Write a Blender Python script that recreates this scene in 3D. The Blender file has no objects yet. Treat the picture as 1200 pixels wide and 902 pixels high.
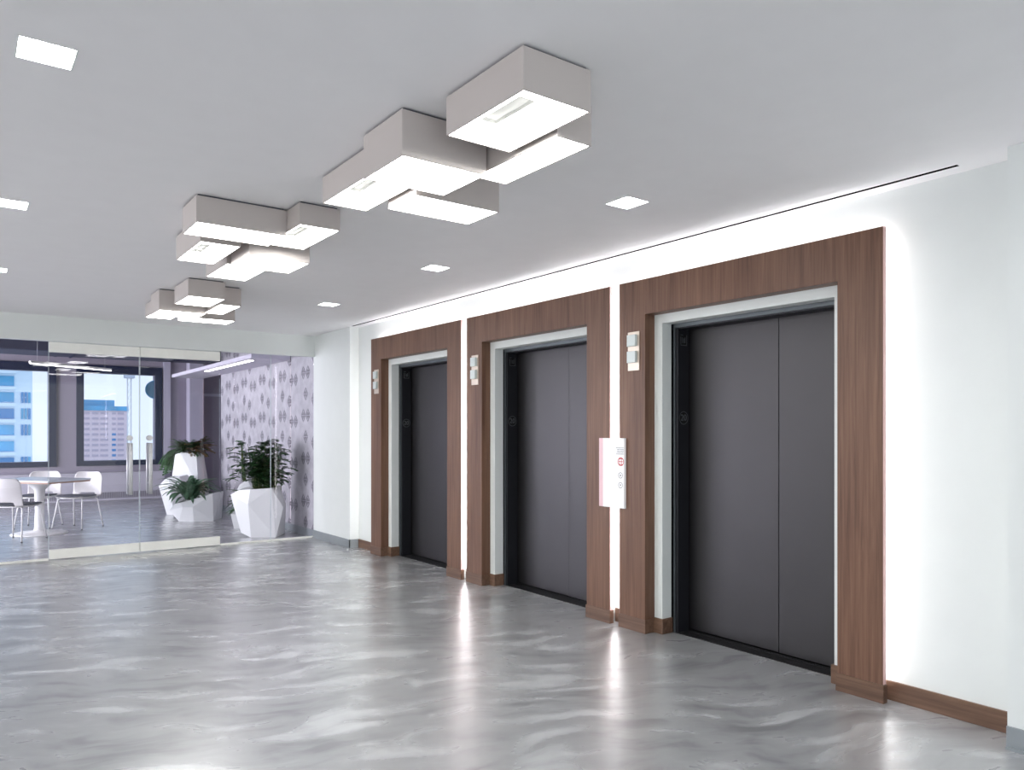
import bpy, bmesh, math, random
from mathutils import Vector, Matrix
S = bpy.context.scene
COL = S.collection
random.seed(7)
H = 2.66            # lobby ceiling height
PI = math.pi

# ------------------------------------------------------------------ materials
def srgb(r, g, b):
    def c(v):
        v /= 255.0
        return v/12.92 if v <= .04045 else ((v+.055)/1.055)**2.4
    return (c(r), c(g), c(b), 1)

def new_mat(name):
    m = bpy.data.materials.new(name); m.use_nodes = True
    nt = m.node_tree; b = nt.nodes['Principled BSDF']
    return m, nt, b

def flat(name, col, rough=.5, metal=0, noise=.03, scale=6, coat=0, spec=.5, bump=0):
    """plain material with a faint procedural tone variation"""
    m, nt, b = new_mat(name)
    tc = nt.nodes.new('ShaderNodeTexCoord')
    n = nt.nodes.new('ShaderNodeTexNoise'); n.inputs['Scale'].default_value = scale; n.inputs['Detail'].default_value = 4
    nt.links.new(tc.outputs['Object'], n.inputs['Vector'])
    r = nt.nodes.new('ShaderNodeValToRGB')
    lo = [max(0, c*(1-noise)) for c in col[:3]]+[1]; hi = [min(1, c*(1+noise)) for c in col[:3]]+[1]
    r.color_ramp.elements[0].position = .35; r.color_ramp.elements[1].position = .65
    r.color_ramp.elements[0].color = lo; r.color_ramp.elements[1].color = hi
    nt.links.new(n.outputs['Fac'], r.inputs['Fac']); nt.links.new(r.outputs['Color'], b.inputs['Base Color'])
    b.inputs['Roughness'].default_value = rough; b.inputs['Metallic'].default_value = metal
    b.inputs['Coat Weight'].default_value = coat; b.inputs['Specular IOR Level'].default_value = spec
    if bump:
        bp = nt.nodes.new('ShaderNodeBump'); bp.inputs['Strength'].default_value = bump; bp.inputs['Distance'].default_value = .002
        n2 = nt.nodes.new('ShaderNodeTexNoise'); n2.inputs['Scale'].default_value = 120
        nt.links.new(tc.outputs['Object'], n2.inputs['Vector'])
        nt.links.new(n2.outputs['Fac'], bp.inputs['Height']); nt.links.new(bp.outputs['Normal'], b.inputs['Normal'])
    return m

def emit(name, col, strength):
    m, nt, b = new_mat(name)
    b.inputs['Base Color'].default_value = (.8, .8, .8, 1)
    b.inputs['Emission Color'].default_value = (*col[:3], 1); b.inputs['Emission Strength'].default_value = strength
    return m

def wood(name, c0, c1, axis='Z', rough=.45, fine=1.0):
    m, nt, b = new_mat(name)
    N = nt.nodes.new; L = nt.links.new
    tc = N('ShaderNodeTexCoord'); mp = N('ShaderNodeMapping')
    sc = {'Z': (55, 55, 1.6), 'Y': (40, 1.6, 40)}[axis]
    mp.inputs['Scale'].default_value = [s*fine for s in sc]
    L(tc.outputs['Object'], mp.inputs['Vector'])
    n = N('ShaderNodeTexNoise'); n.inputs['Scale'].default_value = 1; n.inputs['Detail'].default_value = 8; n.inputs['Roughness'].default_value = .65
    n.inputs['Distortion'].default_value = .6
    L(mp.outputs[0], n.inputs['Vector'])
    mp2 = N('ShaderNodeMapping'); sc2 = {'Z': (7, 7, .5), 'Y': (9, .7, 9)}[axis]; mp2.inputs['Scale'].default_value = sc2
    L(tc.outputs['Object'], mp2.inputs['Vector'])
    n2 = N('ShaderNodeTexNoise'); n2.inputs['Scale'].default_value = 1; n2.inputs['Detail'].default_value = 3; n2.inputs['Distortion'].default_value = 1.4
    L(mp2.outputs[0], n2.inputs['Vector'])
    mx = N('ShaderNodeMath'); mx.operation = 'MULTIPLY_ADD'; mx.inputs[1].default_value = .62
    L(n.outputs['Fac'], mx.inputs[0])
    m3 = N('ShaderNodeMath'); m3.operation = 'MULTIPLY'; m3.inputs[1].default_value = .38
    L(n2.outputs['Fac'], m3.inputs[0]); L(m3.outputs[0], mx.inputs[2])
    r = N('ShaderNodeValToRGB'); r.color_ramp.elements[0].position = .36; r.color_ramp.elements[1].position = .64
    r.color_ramp.elements[0].color = c0; r.color_ramp.elements[1].color = c1
    L(mx.outputs[0], r.inputs['Fac']); L(r.outputs['Color'], b.inputs['Base Color'])
    b.inputs['Roughness'].default_value = rough; b.inputs['Specular IOR Level'].default_value = .35
    bp = N('ShaderNodeBump'); bp.inputs['Strength'].default_value = .12; bp.inputs['Distance'].default_value = .001
    L(mx.outputs[0], bp.inputs['Height']); L(bp.outputs['Normal'], b.inputs['Normal'])
    return m

def floor_mat():
    m, nt, b = new_mat('polished_epoxy_floor')
    N = nt.nodes.new; L = nt.links.new
    tc = N('ShaderNodeTexCoord')
    mp = N('ShaderNodeMapping'); mp.inputs['Rotation'].default_value = (0, 0, .5); mp.inputs['Scale'].default_value = (1, 1.25, 1)
    L(tc.outputs['Object'], mp.inputs['Vector'])
    w = N('ShaderNodeTexNoise'); w.inputs['Scale'].default_value = .9; w.inputs['Detail'].default_value = 3
    L(mp.outputs[0], w.inputs['Vector'])
    add = N('ShaderNodeMixRGB'); add.blend_type = 'ADD'; add.inputs['Fac'].default_value = 1.0
    L(mp.outputs[0], add.inputs['Color1']); 
    wm = N('ShaderNodeVectorMath'); wm.operation = 'SCALE'; wm.inputs['Scale'].default_value = .9
    L(w.outputs['Color'], wm.inputs[0]); L(wm.outputs[0], add.inputs['Color2'])
    n1 = N('ShaderNodeTexNoise'); n1.inputs['Scale'].default_value = 2.0; n1.inputs['Detail'].default_value = 4.5; n1.inputs['Roughness'].default_value = .55; n1.inputs['Distortion'].default_value = .5
    L(add.outputs[0], n1.inputs['Vector'])
    # trowel-like sweeps: elongated strokes bent by the warp
    mp2 = N('ShaderNodeMapping'); mp2.inputs['Rotation'].default_value = (0, 0, .9); mp2.inputs['Scale'].default_value = (1.1, 3.6, 1)
    L(add.outputs[0], mp2.inputs['Vector'])
    n2 = N('ShaderNodeTexNoise'); n2.inputs['Scale'].default_value = 1.95; n2.inputs['Detail'].default_value = 4; n2.inputs['Roughness'].default_value = .5
    L(mp2.outputs[0], n2.inputs['Vector'])
    mp3 = N('ShaderNodeMapping'); mp3.inputs['Rotation'].default_value = (0, 0, -.7); mp3.inputs['Scale'].default_value = (1.0, 4.2, 1)
    L(add.outputs[0], mp3.inputs['Vector'])
    n3 = N('ShaderNodeTexNoise'); n3.inputs['Scale'].default_value = 1.75; n3.inputs['Detail'].default_value = 4; n3.inputs['Roughness'].default_value = .5
    L(mp3.outputs[0], n3.inputs['Vector'])
    m1 = N('ShaderNodeMath'); m1.operation = 'ADD'; L(n2.outputs['Fac'], m1.inputs[0]); L(n3.outputs['Fac'], m1.inputs[1])
    m2 = N('ShaderNodeMath'); m2.operation = 'MULTIPLY_ADD'; m2.inputs[1].default_value = .36; L(m1.outputs[0], m2.inputs[0])
    m3 = N('ShaderNodeMath'); m3.operation = 'MULTIPLY'; m3.inputs[1].default_value = .28; L(n1.outputs['Fac'], m3.inputs[0]); L(m3.outputs[0], m2.inputs[2])
    sm = m2
    r = N('ShaderNodeValToRGB'); e = r.color_ramp.elements
    e[0].position = .38; r.color_ramp.interpolation = 'EASE'; e[0].color = srgb(*FLOOR_LO); e[1].position = .62; e[1].color = srgb(*FLOOR_HI)
    k = e.new(.50); k.color = srgb(*FLOOR_MID)
    L(sm.outputs[0], r.inputs['Fac']); L(r.outputs['Color'], b.inputs['Base Color'])
    rr = N('ShaderNodeMapRange'); rr.inputs['From Min'].default_value = .38; rr.inputs['From Max'].default_value = .62
    rr.inputs['To Min'].default_value = .34; rr.inputs['To Max'].default_value = .24
    L(sm.outputs[0], rr.inputs['Value']); L(rr.outputs[0], b.inputs['Roughness'])
    b.inputs['Metallic'].default_value = .2
    b.inputs['Coat Weight'].default_value = .8; b.inputs['Coat Roughness'].default_value = .27
    return m

def glass_mat(name, tint=(.9, .9, .95), refl=1.0):
    m = bpy.data.materials.new(name); m.use_nodes = True; nt = m.node_tree; nt.nodes.clear()
    N = nt.nodes.new; L = nt.links.new
    o = N('ShaderNodeOutputMaterial'); t = N('ShaderNodeBsdfTransparent'); g = N('ShaderNodeBsdfGlossy')
    t.inputs['Color'].default_value = (*tint, 1); g.inputs['Roughness'].default_value = .015
    fr = N('ShaderNodeFresnel'); fr.inputs['IOR'].default_value = 1.5
    mu = N('ShaderNodeMath'); mu.operation = 'MULTIPLY'; mu.inputs[1].default_value = refl; L(fr.outputs[0], mu.inputs[0])
    mx = N('ShaderNodeMixShader'); L(mu.outputs[0], mx.inputs['Fac']); L(t.outputs[0], mx.inputs[1]); L(g.outputs[0], mx.inputs[2])
    L(mx.outputs[0], o.inputs['Surface'])
    return m

def wallpaper_mat():
    m, nt, b = new_mat('wallpaper_lozenges')
    b.inputs['Roughness'].default_value = .6
    N = nt.nodes.new; L = nt.links.new
    tc = N('ShaderNodeTexCoord')
    n = N('ShaderNodeTexNoise'); n.inputs['Scale'].default_value = 7; n.inputs['Detail'].default_value = 6
    L(tc.outputs['Object'], n.inputs['Vector'])
    r = N('ShaderNodeValToRGB'); r.color_ramp.elements[0].position = .3; r.color_ramp.elements[1].position = .7
    r.color_ramp.elements[0].color = srgb(160, 157, 164); r.color_ramp.elements[1].color = srgb(184, 181, 188)
    L(n.outputs['Fac'], r.inputs['Fac'])
    sep = N('ShaderNodeSeparateXYZ'); L(tc.outputs['Object'], sep.inputs[0])
    def M(op, a, b_=None, c=None):
        k = N('ShaderNodeMath'); k.operation = op
        for i, v in enumerate((a, b_, c)):
            if v is None: continue
            if isinstance(v, (int, float)): k.inputs[i].default_value = v
            else: L(v, k.inputs[i])
        return k.outputs[0]
    y, z = sep.outputs[1], sep.outputs[2]
    masks = []
    Py, Pz = .90, .58
    # pairs and singles of tall lozenges on an offset repeat
    for (oy, oz) in ((.00, .02), (.165, .02), (.08, .31), (.45, -.06), (.615, -.06), (.70, .23)):
        fy = M('SUBTRACT', M('FRACT', M('DIVIDE', M('ADD', y, 10-oy+Py/2), Py)), .5)
        fz = M('SUBTRACT', M('FRACT', M('DIVIDE', M('ADD', z, 10-oz+Pz/2), Pz)), .5)
        ay_ = M('MULTIPLY', M('ABSOLUTE', fy), Py/.084); az_ = M('MULTIPLY', M('ABSOLUTE', fz), Pz/.10)
        d = M('ADD', ay_, az_)
        solid = M('LESS_THAN', d, 1.0)
        ringin = M('GREATER_THAN', M('ABSOLUTE', M('SUBTRACT', d, .66)), .07)
        cross = M('GREATER_THAN', M('MINIMUM', ay_, M('MULTIPLY', az_, 1.9)), .06)
        masks.append(M('MULTIPLY', solid, M('MULTIPLY', ringin, cross)))
    acc = masks[0]
    for k in masks[1:]: acc = M('MAXIMUM', acc, k)
    mx = N('ShaderNodeMixRGB'); L(M('MULTIPLY', acc, .92), mx.inputs['Fac']); L(r.outputs['Color'], mx.inputs['Color1'])
    mx.inputs['Color2'].default_value = srgb(72, 70, 80)
    L(mx.outputs[0], b.inputs['Base Color'])
    return m

FLOOR_LO, FLOOR_MID, FLOOR_HI = (128, 129, 131), (159, 160, 162), (196, 197, 199)
M = {}
M['floor'] = floor_mat()
M['wall'] = flat('white_wall_paint', srgb(226, 230, 228), .6, noise=.008, bump=.05)
M['ceiling'] = flat('ceiling_paint', srgb(236, 235, 236), .75, noise=.008)
M['grey_base'] = flat('grey_vinyl_base', srgb(140, 146, 150), .4)
M['wood'] = wood('walnut_veneer', srgb(88, 60, 47), srgb(124, 92, 73))
M['edge_glow'] = flat('led_lit_wood_edge', srgb(214, 176, 172), .5)  # walnut edge with the LED glow painted in as pale pink
M['wood_base'] = wood('walnut_base', srgb(84, 62, 50), srgb(126, 98, 80), 'Y', .4)
M['door_metal'] = flat('dark_bronze_door', srgb(68, 67, 69), .4, metal=.85, noise=.02, scale=3)
M['frame_metal'] = flat('dark_frame_metal', srgb(92, 98, 102), .4, metal=.6)
M['jamb_black'] = flat('black_jamb', srgb(38, 39, 44), .45, metal=.4)
M['sill'] = flat('black_sill', srgb(26, 26, 28), .5, metal=.3)
M['sign'] = flat('raised_sign_metal', srgb(120, 124, 128), .35, metal=.7)
M['sign_back'] = flat('sign_black', srgb(14, 14, 16), .5)
M['lens'] = flat('lantern_lens', srgb(205, 214, 212), .3, noise=.01)
M['lantern'] = flat('lantern_plate_metal', srgb(205, 192, 178), .35, metal=.5)
M['led'] = emit('led_strip_light', (1, .965, 1), 12)
M['diffuser'] = emit('cluster_diffuser', (1.0, 1.0, .975), 18)
M['down'] = emit('downlight_diffuser', (1, 1, 1), 45)
M['baffle'] = flat('diffuser_baffle', srgb(178, 178, 175), .6)
M['box'] = flat('fixture_shell_white', srgb(196, 188, 184), .55, noise=.005)
M['shadow_gap'] = flat('dark_reveal', srgb(60, 62, 78), .6)
M['slot'] = flat('black_slot', (.0006, .0006, .0007, 1), 1, spec=0)
M['glass'] = glass_mat('clear_partition_glass', (.965, .96, .98), .62)
M['glass_side'] = glass_mat('low_reflection_glass', (.965, .96, .98), .22)
M['edge'] = flat('glass_edge', srgb(190, 200, 205), .2)
M['dkedge'] = flat('glass_gasket', srgb(70, 74, 80), .3)
M['rail'] = flat('brushed_rail', srgb(240, 240, 234), .4)
M['steel'] = flat('stainless_steel', srgb(196, 197, 200), .35, metal=.1)
M['paper'] = wallpaper_mat()
M['wallv'] = flat('lilac_grey_paint', srgb(150, 143, 158), .7, noise=.01)
M['wallv_lt'] = flat('pale_and_lit_lilac', srgb(186, 182, 200), .7, noise=.01)
M['darkceil'] = flat('dark_exposed_ceiling', srgb(34, 34, 46), .8)
M['duct'] = flat('dark_duct_paint', srgb(52, 54, 78), .6)
M['soffit'] = flat('soffit_paint', srgb(205, 200, 214), .7)
M['winframe'] = flat('dark_window_frame', srgb(12, 24, 58), .6, spec=.2)
M['pane'] = glass_mat('window_pane_glass', (.93, .96, 1.0), .6)
M['planter'] = flat('white_resin', srgb(232, 234, 234), .4, noise=.006)
M['soil'] = flat('dark_soil', srgb(58, 50, 42), .9, noise=.3, scale=60)
M['leaf'] = flat('leaf_green', srgb(62, 104, 58), .45, noise=.45, scale=14)
M['leaf_dark'] = flat('leaf_dark_green', srgb(44, 80, 42), .45, noise=.5, scale=14)
M['leaf_grey'] = flat('leaf_grey_green', srgb(92, 128, 100), .45, noise=.4, scale=14)
M['leaf_brown'] = flat('leaf_brownish', srgb(124, 104, 72), .5, noise=.4, scale=14)
M['stem'] = flat('plant_stem', srgb(78, 92, 50), .6)
M['chair'] = flat('chair_shell_plastic', srgb(208, 204, 204), .35)
M['chair_leg'] = flat('white_chair_metal', srgb(236, 236, 236), .35)
M['pad'] = flat('charcoal_seat_pad', srgb(70, 72, 86), .8)
M['tabletop'] = flat('white_laminate', srgb(220, 224, 232), .25)
M['tableedge'] = wood('table_edge_ply', srgb(150, 112, 92), srgb(186, 150, 128), 'Y')
M['rubber'] = flat('grey_rubber', srgb(90, 90, 95), .7)
M['linear'] = emit('linear_lamp_diffuser', (1, .97, .98), 9)
M['vglow'] = emit('vertical_glow', (1, .92, .95), 2.5)
M['panel'] = emit('call_panel_acrylic_glow', (1, .98, 1), .12)  # faint emission added to make the white plate brighter
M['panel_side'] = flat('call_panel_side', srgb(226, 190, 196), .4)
M['red'] = flat('red_print', srgb(190, 30, 50), .6)
M['print'] = flat('grey_print', srgb(96, 94, 106), .6)
M['b_blue'] = flat('tower_glass_blue', srgb(70, 168, 214), .5, noise=.2, scale=.25)
M['b_white'] = flat('tower_white_slab', srgb(214, 234, 246), .6)
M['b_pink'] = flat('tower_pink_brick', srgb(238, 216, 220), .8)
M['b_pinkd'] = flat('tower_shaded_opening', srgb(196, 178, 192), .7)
M['b_win'] = flat('tower_dark_window', srgb(44, 130, 190), .5)
M['crane'] = flat('crane_paint', srgb(200, 204, 214), .6)
M['ground'] = flat('city_ground', srgb(150, 155, 160), .9)
M['teal'] = flat('teal_disc', srgb(84, 146, 172), .4)
M['grille'] = flat('heater_paint', srgb(196, 192, 204), .5)

# ------------------------------------------------------------------ mesh helpers
class MB:
    def __init__(s): s.bm = bmesh.new(); s.mi = 0
    def face(s, pts):
        f = s.bm.faces.new([s.bm.verts.new(p) for p in pts]); f.material_index = s.mi; return f
    def box(s, x0, x1, y0, y1, z0, z1):
        if x0 > x1: x0, x1 = x1, x0
        if y0 > y1: y0, y1 = y1, y0
        v = [s.bm.verts.new(p) for p in ((x0,y0,z0),(x1,y0,z0),(x1,y1,z0),(x0,y1,z0),(x0,y0,z1),(x1,y0,z1),(x1,y1,z1),(x0,y1,z1))]
        for q in ((3,2,1,0),(4,5,6,7),(0,1,5,4),(1,2,6,5),(2,3,7,6),(3,0,4,7)):
            s.bm.faces.new([v[i] for i in q]).material_index = s.mi
        return s
    def extr_yz(s, poly, x0, x1):
        """polygon in (y,z) extruded along x"""
        a = [s.bm.verts.new((x0, y, z)) for y, z in poly]; b = [s.bm.verts.new((x1, y, z)) for y, z in poly]
        n = len(poly)
        s.bm.faces.new(a); s.bm.faces.new(b[::-1])
        for i in range(n): s.bm.faces.new((a[i], b[i], b[(i+1)%n], a[(i+1)%n]))
        bmesh.ops.recalc_face_normals(s.bm, faces=s.bm.faces[:]); return s
    def tube(s, pts, r, n=10, cap=True):
        pts = [Vector(p) for p in pts]; rings = []
        up0 = None
        for i, p in enumerate(pts):
            t = (pts[min(i+1, len(pts)-1)]-pts[max(i-1, 0)]).normalized()
            if up0 is None:
                up0 = Vector((0,0,1)) if abs(t.z) < .9 else Vector((1,0,0))
            a = t.cross(up0).normalized(); b = t.cross(a).normalized(); up0 = -b if False else up0
            rr = r[i] if isinstance(r, (list, tuple)) else r
            rings.append([s.bm.verts.new(p + a*math.cos(2*PI*k/n)*rr + b*math.sin(2*PI*k/n)*rr) for k in range(n)])
        for A, B in zip(rings, rings[1:]):
            for k in range(n): f = s.bm.faces.new((A[k], A[(k+1)%n], B[(k+1)%n], B[k])); f.smooth = True; f.material_index = s.mi
        if cap:
            s.bm.faces.new(rings[0]); s.bm.faces.new(rings[-1][::-1])
        bmesh.ops.recalc_face_normals(s.bm, faces=s.bm.faces[:]); return s
    def lathe(s, prof, cx=0, cy=0, n=32):
        rings = []
        for r, z in prof:
            rings.append([s.bm.verts.new((cx+r*math.cos(2*PI*k/n), cy+r*math.sin(2*PI*k/n), z)) for k in range(n)])
        for A, B in zip(rings, rings[1:]):
            for k in range(n): f = s.bm.faces.new((A[k], A[(k+1)%n], B[(k+1)%n], B[k])); f.smooth = True
        s.bm.faces.new(rings[0][::-1]); s.bm.faces.new(rings[-1])
        bmesh.ops.recalc_face_normals(s.bm, faces=s.bm.faces[:]); return s
    def build(s, name, mat, parent=None, bevel=0, smooth=False):
        me = bpy.data.meshes.new(name); s.bm.to_mesh(me); s.bm.free()
        for m_ in (mat if isinstance(mat, (list, tuple)) else [mat]): me.materials.append(m_)
        o = bpy.data.objects.new(name, me); COL.objects.link(o)
        if parent: o.parent = parent
        if bevel:
            b = o.modifiers.new('bevel', 'BEVEL'); b.width = bevel; b.segments = 2; b.limit_method = 'ANGLE'
        return o

def thing(name, label, cat, loc=(0,0,0), rz=0, group=None):
    o = bpy.data.objects.new(name, None); o.empty_display_size = .1; COL.objects.link(o)
    o.location = loc; o.rotation_euler = (0,0,rz); o['label'] = label; o['category'] = cat
    if group: o['group'] = group
    return o
def struct(o): o['kind'] = 'structure'; return o
def skeleton(name, loc=(0,0,0)):
    o = bpy.data.objects.new(name, None); COL.objects.link(o); o.location = loc; o['kind'] = 'structure'; return o
def copy_tree(o, parent=None):
    c = o.copy(); COL.objects.link(c)
    if parent: c.parent = parent
    for ch in o.children: copy_tree(ch, c)
    return c
def plate_with_holes(mb, xs, ys, z, holes, down=True):
    """horizontal plane cut into cells, skipping the hole rectangles"""
    X = sorted({*xs, *[h[0] for h in holes], *[h[1] for h in holes]}); Y = sorted({*ys, *[h[2] for h in holes], *[h[3] for h in holes]})
    vs = {}
    def v(x, y):
        if (x, y) not in vs: vs[(x, y)] = mb.bm.verts.new((x, y, z))
        return vs[(x, y)]
    for a, b in zip(X, X[1:]):
        for c, d in zip(Y, Y[1:]):
            mx, my = (a+b)/2, (c+d)/2
            if any(h[0] < mx < h[1] and h[2] < my < h[3] for h in holes): continue
            q = (v(a,c), v(a,d), v(b,d), v(b,c)) if down else (v(a,c), v(b,c), v(b,d), v(a,d))
            mb.bm.faces.new(q)

def text_mesh(body, size, extrude):
    cu = bpy.data.curves.new('t', 'FONT'); cu.body = body; cu.size = size; cu.extrude = extrude; cu.align_x = 'CENTER'; cu.align_y = 'CENTER'
    ob = bpy.data.objects.new('t', cu); COL.objects.link(ob)
    dg = bpy.context.evaluated_depsgraph_get(); me = bpy.data.meshes.new_from_object(ob.evaluated_get(dg))
    bpy.data.objects.remove(ob); bpy.data.curves.remove(cu)
    return me

# ------------------------------------------------------------------ layout
XW = 3.935                      # elevator wall
CS = [2.948, 4.962, 6.976]      # entrance centres along the wall
GY = 9.60                       # glass partition
Y0, XL = -3.2, -5.0             # behind and left of the camera
DL = [(.243, y) for y in (2.945, 5.01, 7.11, .88, -1.2)] + [(2.98, y) for y in (2.97, 5.04, 7.10, .90, -1.1)]  # rows run on out of view; the unseen downlights are added for light
BACK = 17.5

# floor
b = MB(); b.box(XL, XW+.098, Y0, GY, -.12, 0); b.box(XL, 6.5, GY, BACK+.3, -.12, 0)
struct(b.build('floor', M['floor']))

# lobby ceiling with recesses
holes = [(x-.08, x+.08, y-.083, y+.083) for x, y in DL]
slot = (3.806, 3.834, 1.62, 8.40)
b = MB(); plate_with_holes(b, [XL, XW], [Y0, GY+.1], H, holes+[slot])
b.box(XL, XW+.1, Y0, GY+.1, H+.14, H+.2)
struct(b.build('ceiling', M['ceiling']))
b = MB()
x0, x1, y0, y1 = slot
b.face([(x0,y0,H+.12),(x0,y1,H+.12),(x1,y1,H+.12),(x1,y0,H+.12)])
b.face([(x0,y0,H),(x0,y1,H),(x0,y1,H+.12),(x0,y0,H+.12)]); b.face([(x1,y0,H),(x1,y0,H+.12),(x1,y1,H+.12),(x1,y1,H)])
b.face([(x0,y0,H),(x0,y0,H+.12),(x1,y0,H+.12),(x1,y0,H)]); b.face([(x0,y1,H),(x1,y1,H),(x1,y1,H+.12),(x0,y1,H+.12)])
o = b.build('slot_diffuser', M['slot']); o['label'] = 'long thin black slot air diffuser in the ceiling along the elevator wall'; o['category'] = 'air diffuser'

# downlights
def make_down():
    t = thing('recessed_downlight', '', 'downlight', group='square recessed downlights in the lobby ceiling')
    b = MB(); h = .08; k = .083
    for (ax, ay, bx, by) in ((-h,-k,h,-k),(h,-k,h,k),(h,k,-h,k),(-h,k,-h,-k)):
        b.face([(ax,ay,0),(bx,by,0),(bx,by,.032),(ax,ay,.032)])
    for s in (-1, 1):
        b.box(s*h, s*(h+.005), -k-.005, k+.005, -.0015, .0005); b.box(-h, h, s*k, s*(k+.005), -.0015, .0005)
    b.build('trim_ring', M['wall'], t)
    b = MB(); b.box(-h, h, -k, k, .03, .05); b.build('diffuser', M['down'], t)
    return t
dlab = {(.243,2.945): 'square white downlight at the upper left, largest and nearest of the left row',
        (.243,5.01): 'square white downlight cut by the left edge, second of the left row',
        (.243,7.11): 'square white downlight at the left edge, furthest and smallest of the left row',
        (2.98,2.97): 'square white downlight right of the big hanging boxes, nearest of the right row',
        (2.98,5.04): 'square white downlight in the right row above the middle elevator',
        (2.98,7.10): 'square white downlight in the right row, furthest one near the far wall corner',
        (.243,.88): 'unseen square white downlight added above the camera, left row', (.243,-1.2): 'unseen square white downlight added behind the camera, left row',
        (2.98,.90): 'unseen square white downlight added above the right wall jog, right row', (2.98,-1.1): 'unseen square white downlight added behind the camera, right row'}
proto = make_down()
for i, (x, y) in enumerate(DL):
    o = proto if i == 0 else copy_tree(proto)
    o.location = (x, y, H); o['label'] = dlab[(x, y)]

# ------------------------------------------------------------------ walls of the lobby
HW, HT = .635, 2.149            # wall opening half width / height
b = MB()
ys = [1.385]+[v for c in CS for v in (c-HW, c+HW)]+[8.46]
for k in range(0, len(ys), 2): b.box(XW, XW+.092, ys[k], ys[k+1], 0, H+.02)
for c in CS: b.box(XW, XW+.092, c-HW, c+HW, HT, H+.02)
b.box(XW+.092, XW+.5, 1.385, 8.46, H-.02, H+.02)
struct(b.build('wall_right', M['wall']))
# the shaft wall closing off behind the door frames
b = MB()
for k in range(0, len(ys), 2): b.box(XW+.092, XW+.36, ys[k]-.02, ys[k+1]+.02, 0, H-.02)
for c in CS: b.box(XW+.092, XW+.36, c-HW, c+HW, HT, H-.02)
b.box(XW+.36, XW+.42, 1.3, 8.5, -.1, H-.02)
struct(b.build('wall_shaft', M['jamb_black']))
# jog near the camera, and the plain stretch beyond the elevators
b = MB(); b.box(3.745, XW+.4, Y0, 1.385, 0, H+.02); struct(b.build('wall_right_near', M['wall']))
b = MB(); b.box(3.815, XW+.4, 8.46, GY+.0, 0, H+.02); struct(b.build('wall_right_far', M['wall']))
b = MB(); b.box(XL-.1, XL, Y0, BACK+.3, 0, 3.2); struct(b.build('wall_left', M['wall']))
# header over the glass
b = MB(); b.box(XL, 3.815, GY-.03, GY+.12, 2.415, H+.02); struct(b.build('wall_header', M['wall']))
b = MB(); b.box(XL, 3.815, GY-.045, GY+.06, 2.385, 2.415); struct(b.build('trim_1', M['wall']))

# baseboards
BH = .10
b = MB()
def wb(y0, y1): b.box(XW-.014, XW, y0, y1, 0, BH)
PW = .957
wb(1.385, CS[0]-PW+.03); wb(CS[2]+PW-.03, 8.455)
for a, c in zip(CS, CS[1:]): wb(a+PW-.03, c-PW+.03)
for c in CS:
    for s in (-1, 1):
        e = c+s*HW
        b.box(XW-.014, XW, c+s*.706, e-s*.014, 0, BH+.004)
        b.box(XW, XW+.091, e, e-s*.014, 0, BH+.004)
struct(b.build('baseboard_right', M['wood_base'], bevel=.002))
b = MB(); b.box(3.733, 3.745, Y0, 1.385, 0, BH); b.box(3.722, 3.733, Y0, 1.385, 0, .012)
struct(b.build('baseboard_near', M['grey_base']))
b = MB(); b.box(3.803, 3.815, 8.448, 13.9, 0, BH); b.box(3.803, XW-.015, 8.448, 8.46, 0, BH); b.box(3.792, 3.803, 8.44, 13.9, 0, .01)
struct(b.build('baseboard_far', M['grey_base']))

# ------------------------------------------------------------------ wooden surrounds
def ring(mb, w, t, ow, ot, x0, x1):
    """portal outline (outer half-width w, top t; opening ow, ot)"""
    mb.extr_yz([(-w,0),(-w,t),(w,t),(w,0),(ow,0),(ow,ot),(-ow,ot),(-ow,0)], x0, x1)
OW, OT, PT = .707, 2.212, 2.457
def make_portal():
    t = thing('elevator_surround', '', 'surround', group='walnut elevator surrounds')
    b = MB(); ring(b, PW, PT, OW, OT, -.095, -.067); b.build('face_panel', M['wood'], t, bevel=.0015)
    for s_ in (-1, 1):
        b = MB(); b.box(-.094, -.0675, s_*(PW+.0002), s_*(PW+.0022), .096, PT); b.build('lit_edge', M['edge_glow'], t)  # thin pale strips added on the board edges to paint in LED glow
    b = MB(); ring(b, OW+.02, OT+.02, OW, OT, -.067, -.0005); b.build('jamb_lining', M['wood'], t)
    for s in (-1, 1):
        b = MB(); b.box(-.101, -.094, s*(OW-.006), s*(PW+.006), 0, .095)
        b.box(-.094, -.062, s*(PW-.0), s*(PW+.006), 0, .095)
        b.box(-.094, -.0145, s*(OW-.006), s*(OW-.0), 0, .095)
        b.build('plinth', M['wood_base'], t, bevel=.0015)
    b = MB(); i = .035; w = PW-i; tt = PT-i
    for s in (-1, 1): b.box(-.060, -.020, s*w, s*(w-.008), .10, tt)
    b.box(-.060, -.020, -w, w, tt-.008, tt)
    b.build('led_strip', M['led'], t)
    b = MB()   # carcass holding the board off the wall
    for s in (-1, 1): b.box(-.067, 0, s*(w-.01), s*(w-.03), 0, tt-.01)
    b.box(-.067, 0, -(w-.03), (w-.03), tt-.03, tt-.01)
    b.build('standoff_frame', M['wall'], t)
    return t
plabs = ['walnut wood surround framing the nearest elevator door at right',
         'walnut wood surround framing the middle elevator door',
         'walnut wood surround framing the furthest elevator door, beside the far white wall']
proto = make_portal()
for i, c in enumerate(CS):
    o = proto if i == 0 else copy_tree(proto)
    o.location = (XW, c, 0); o['label'] = plabs[i]

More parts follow.
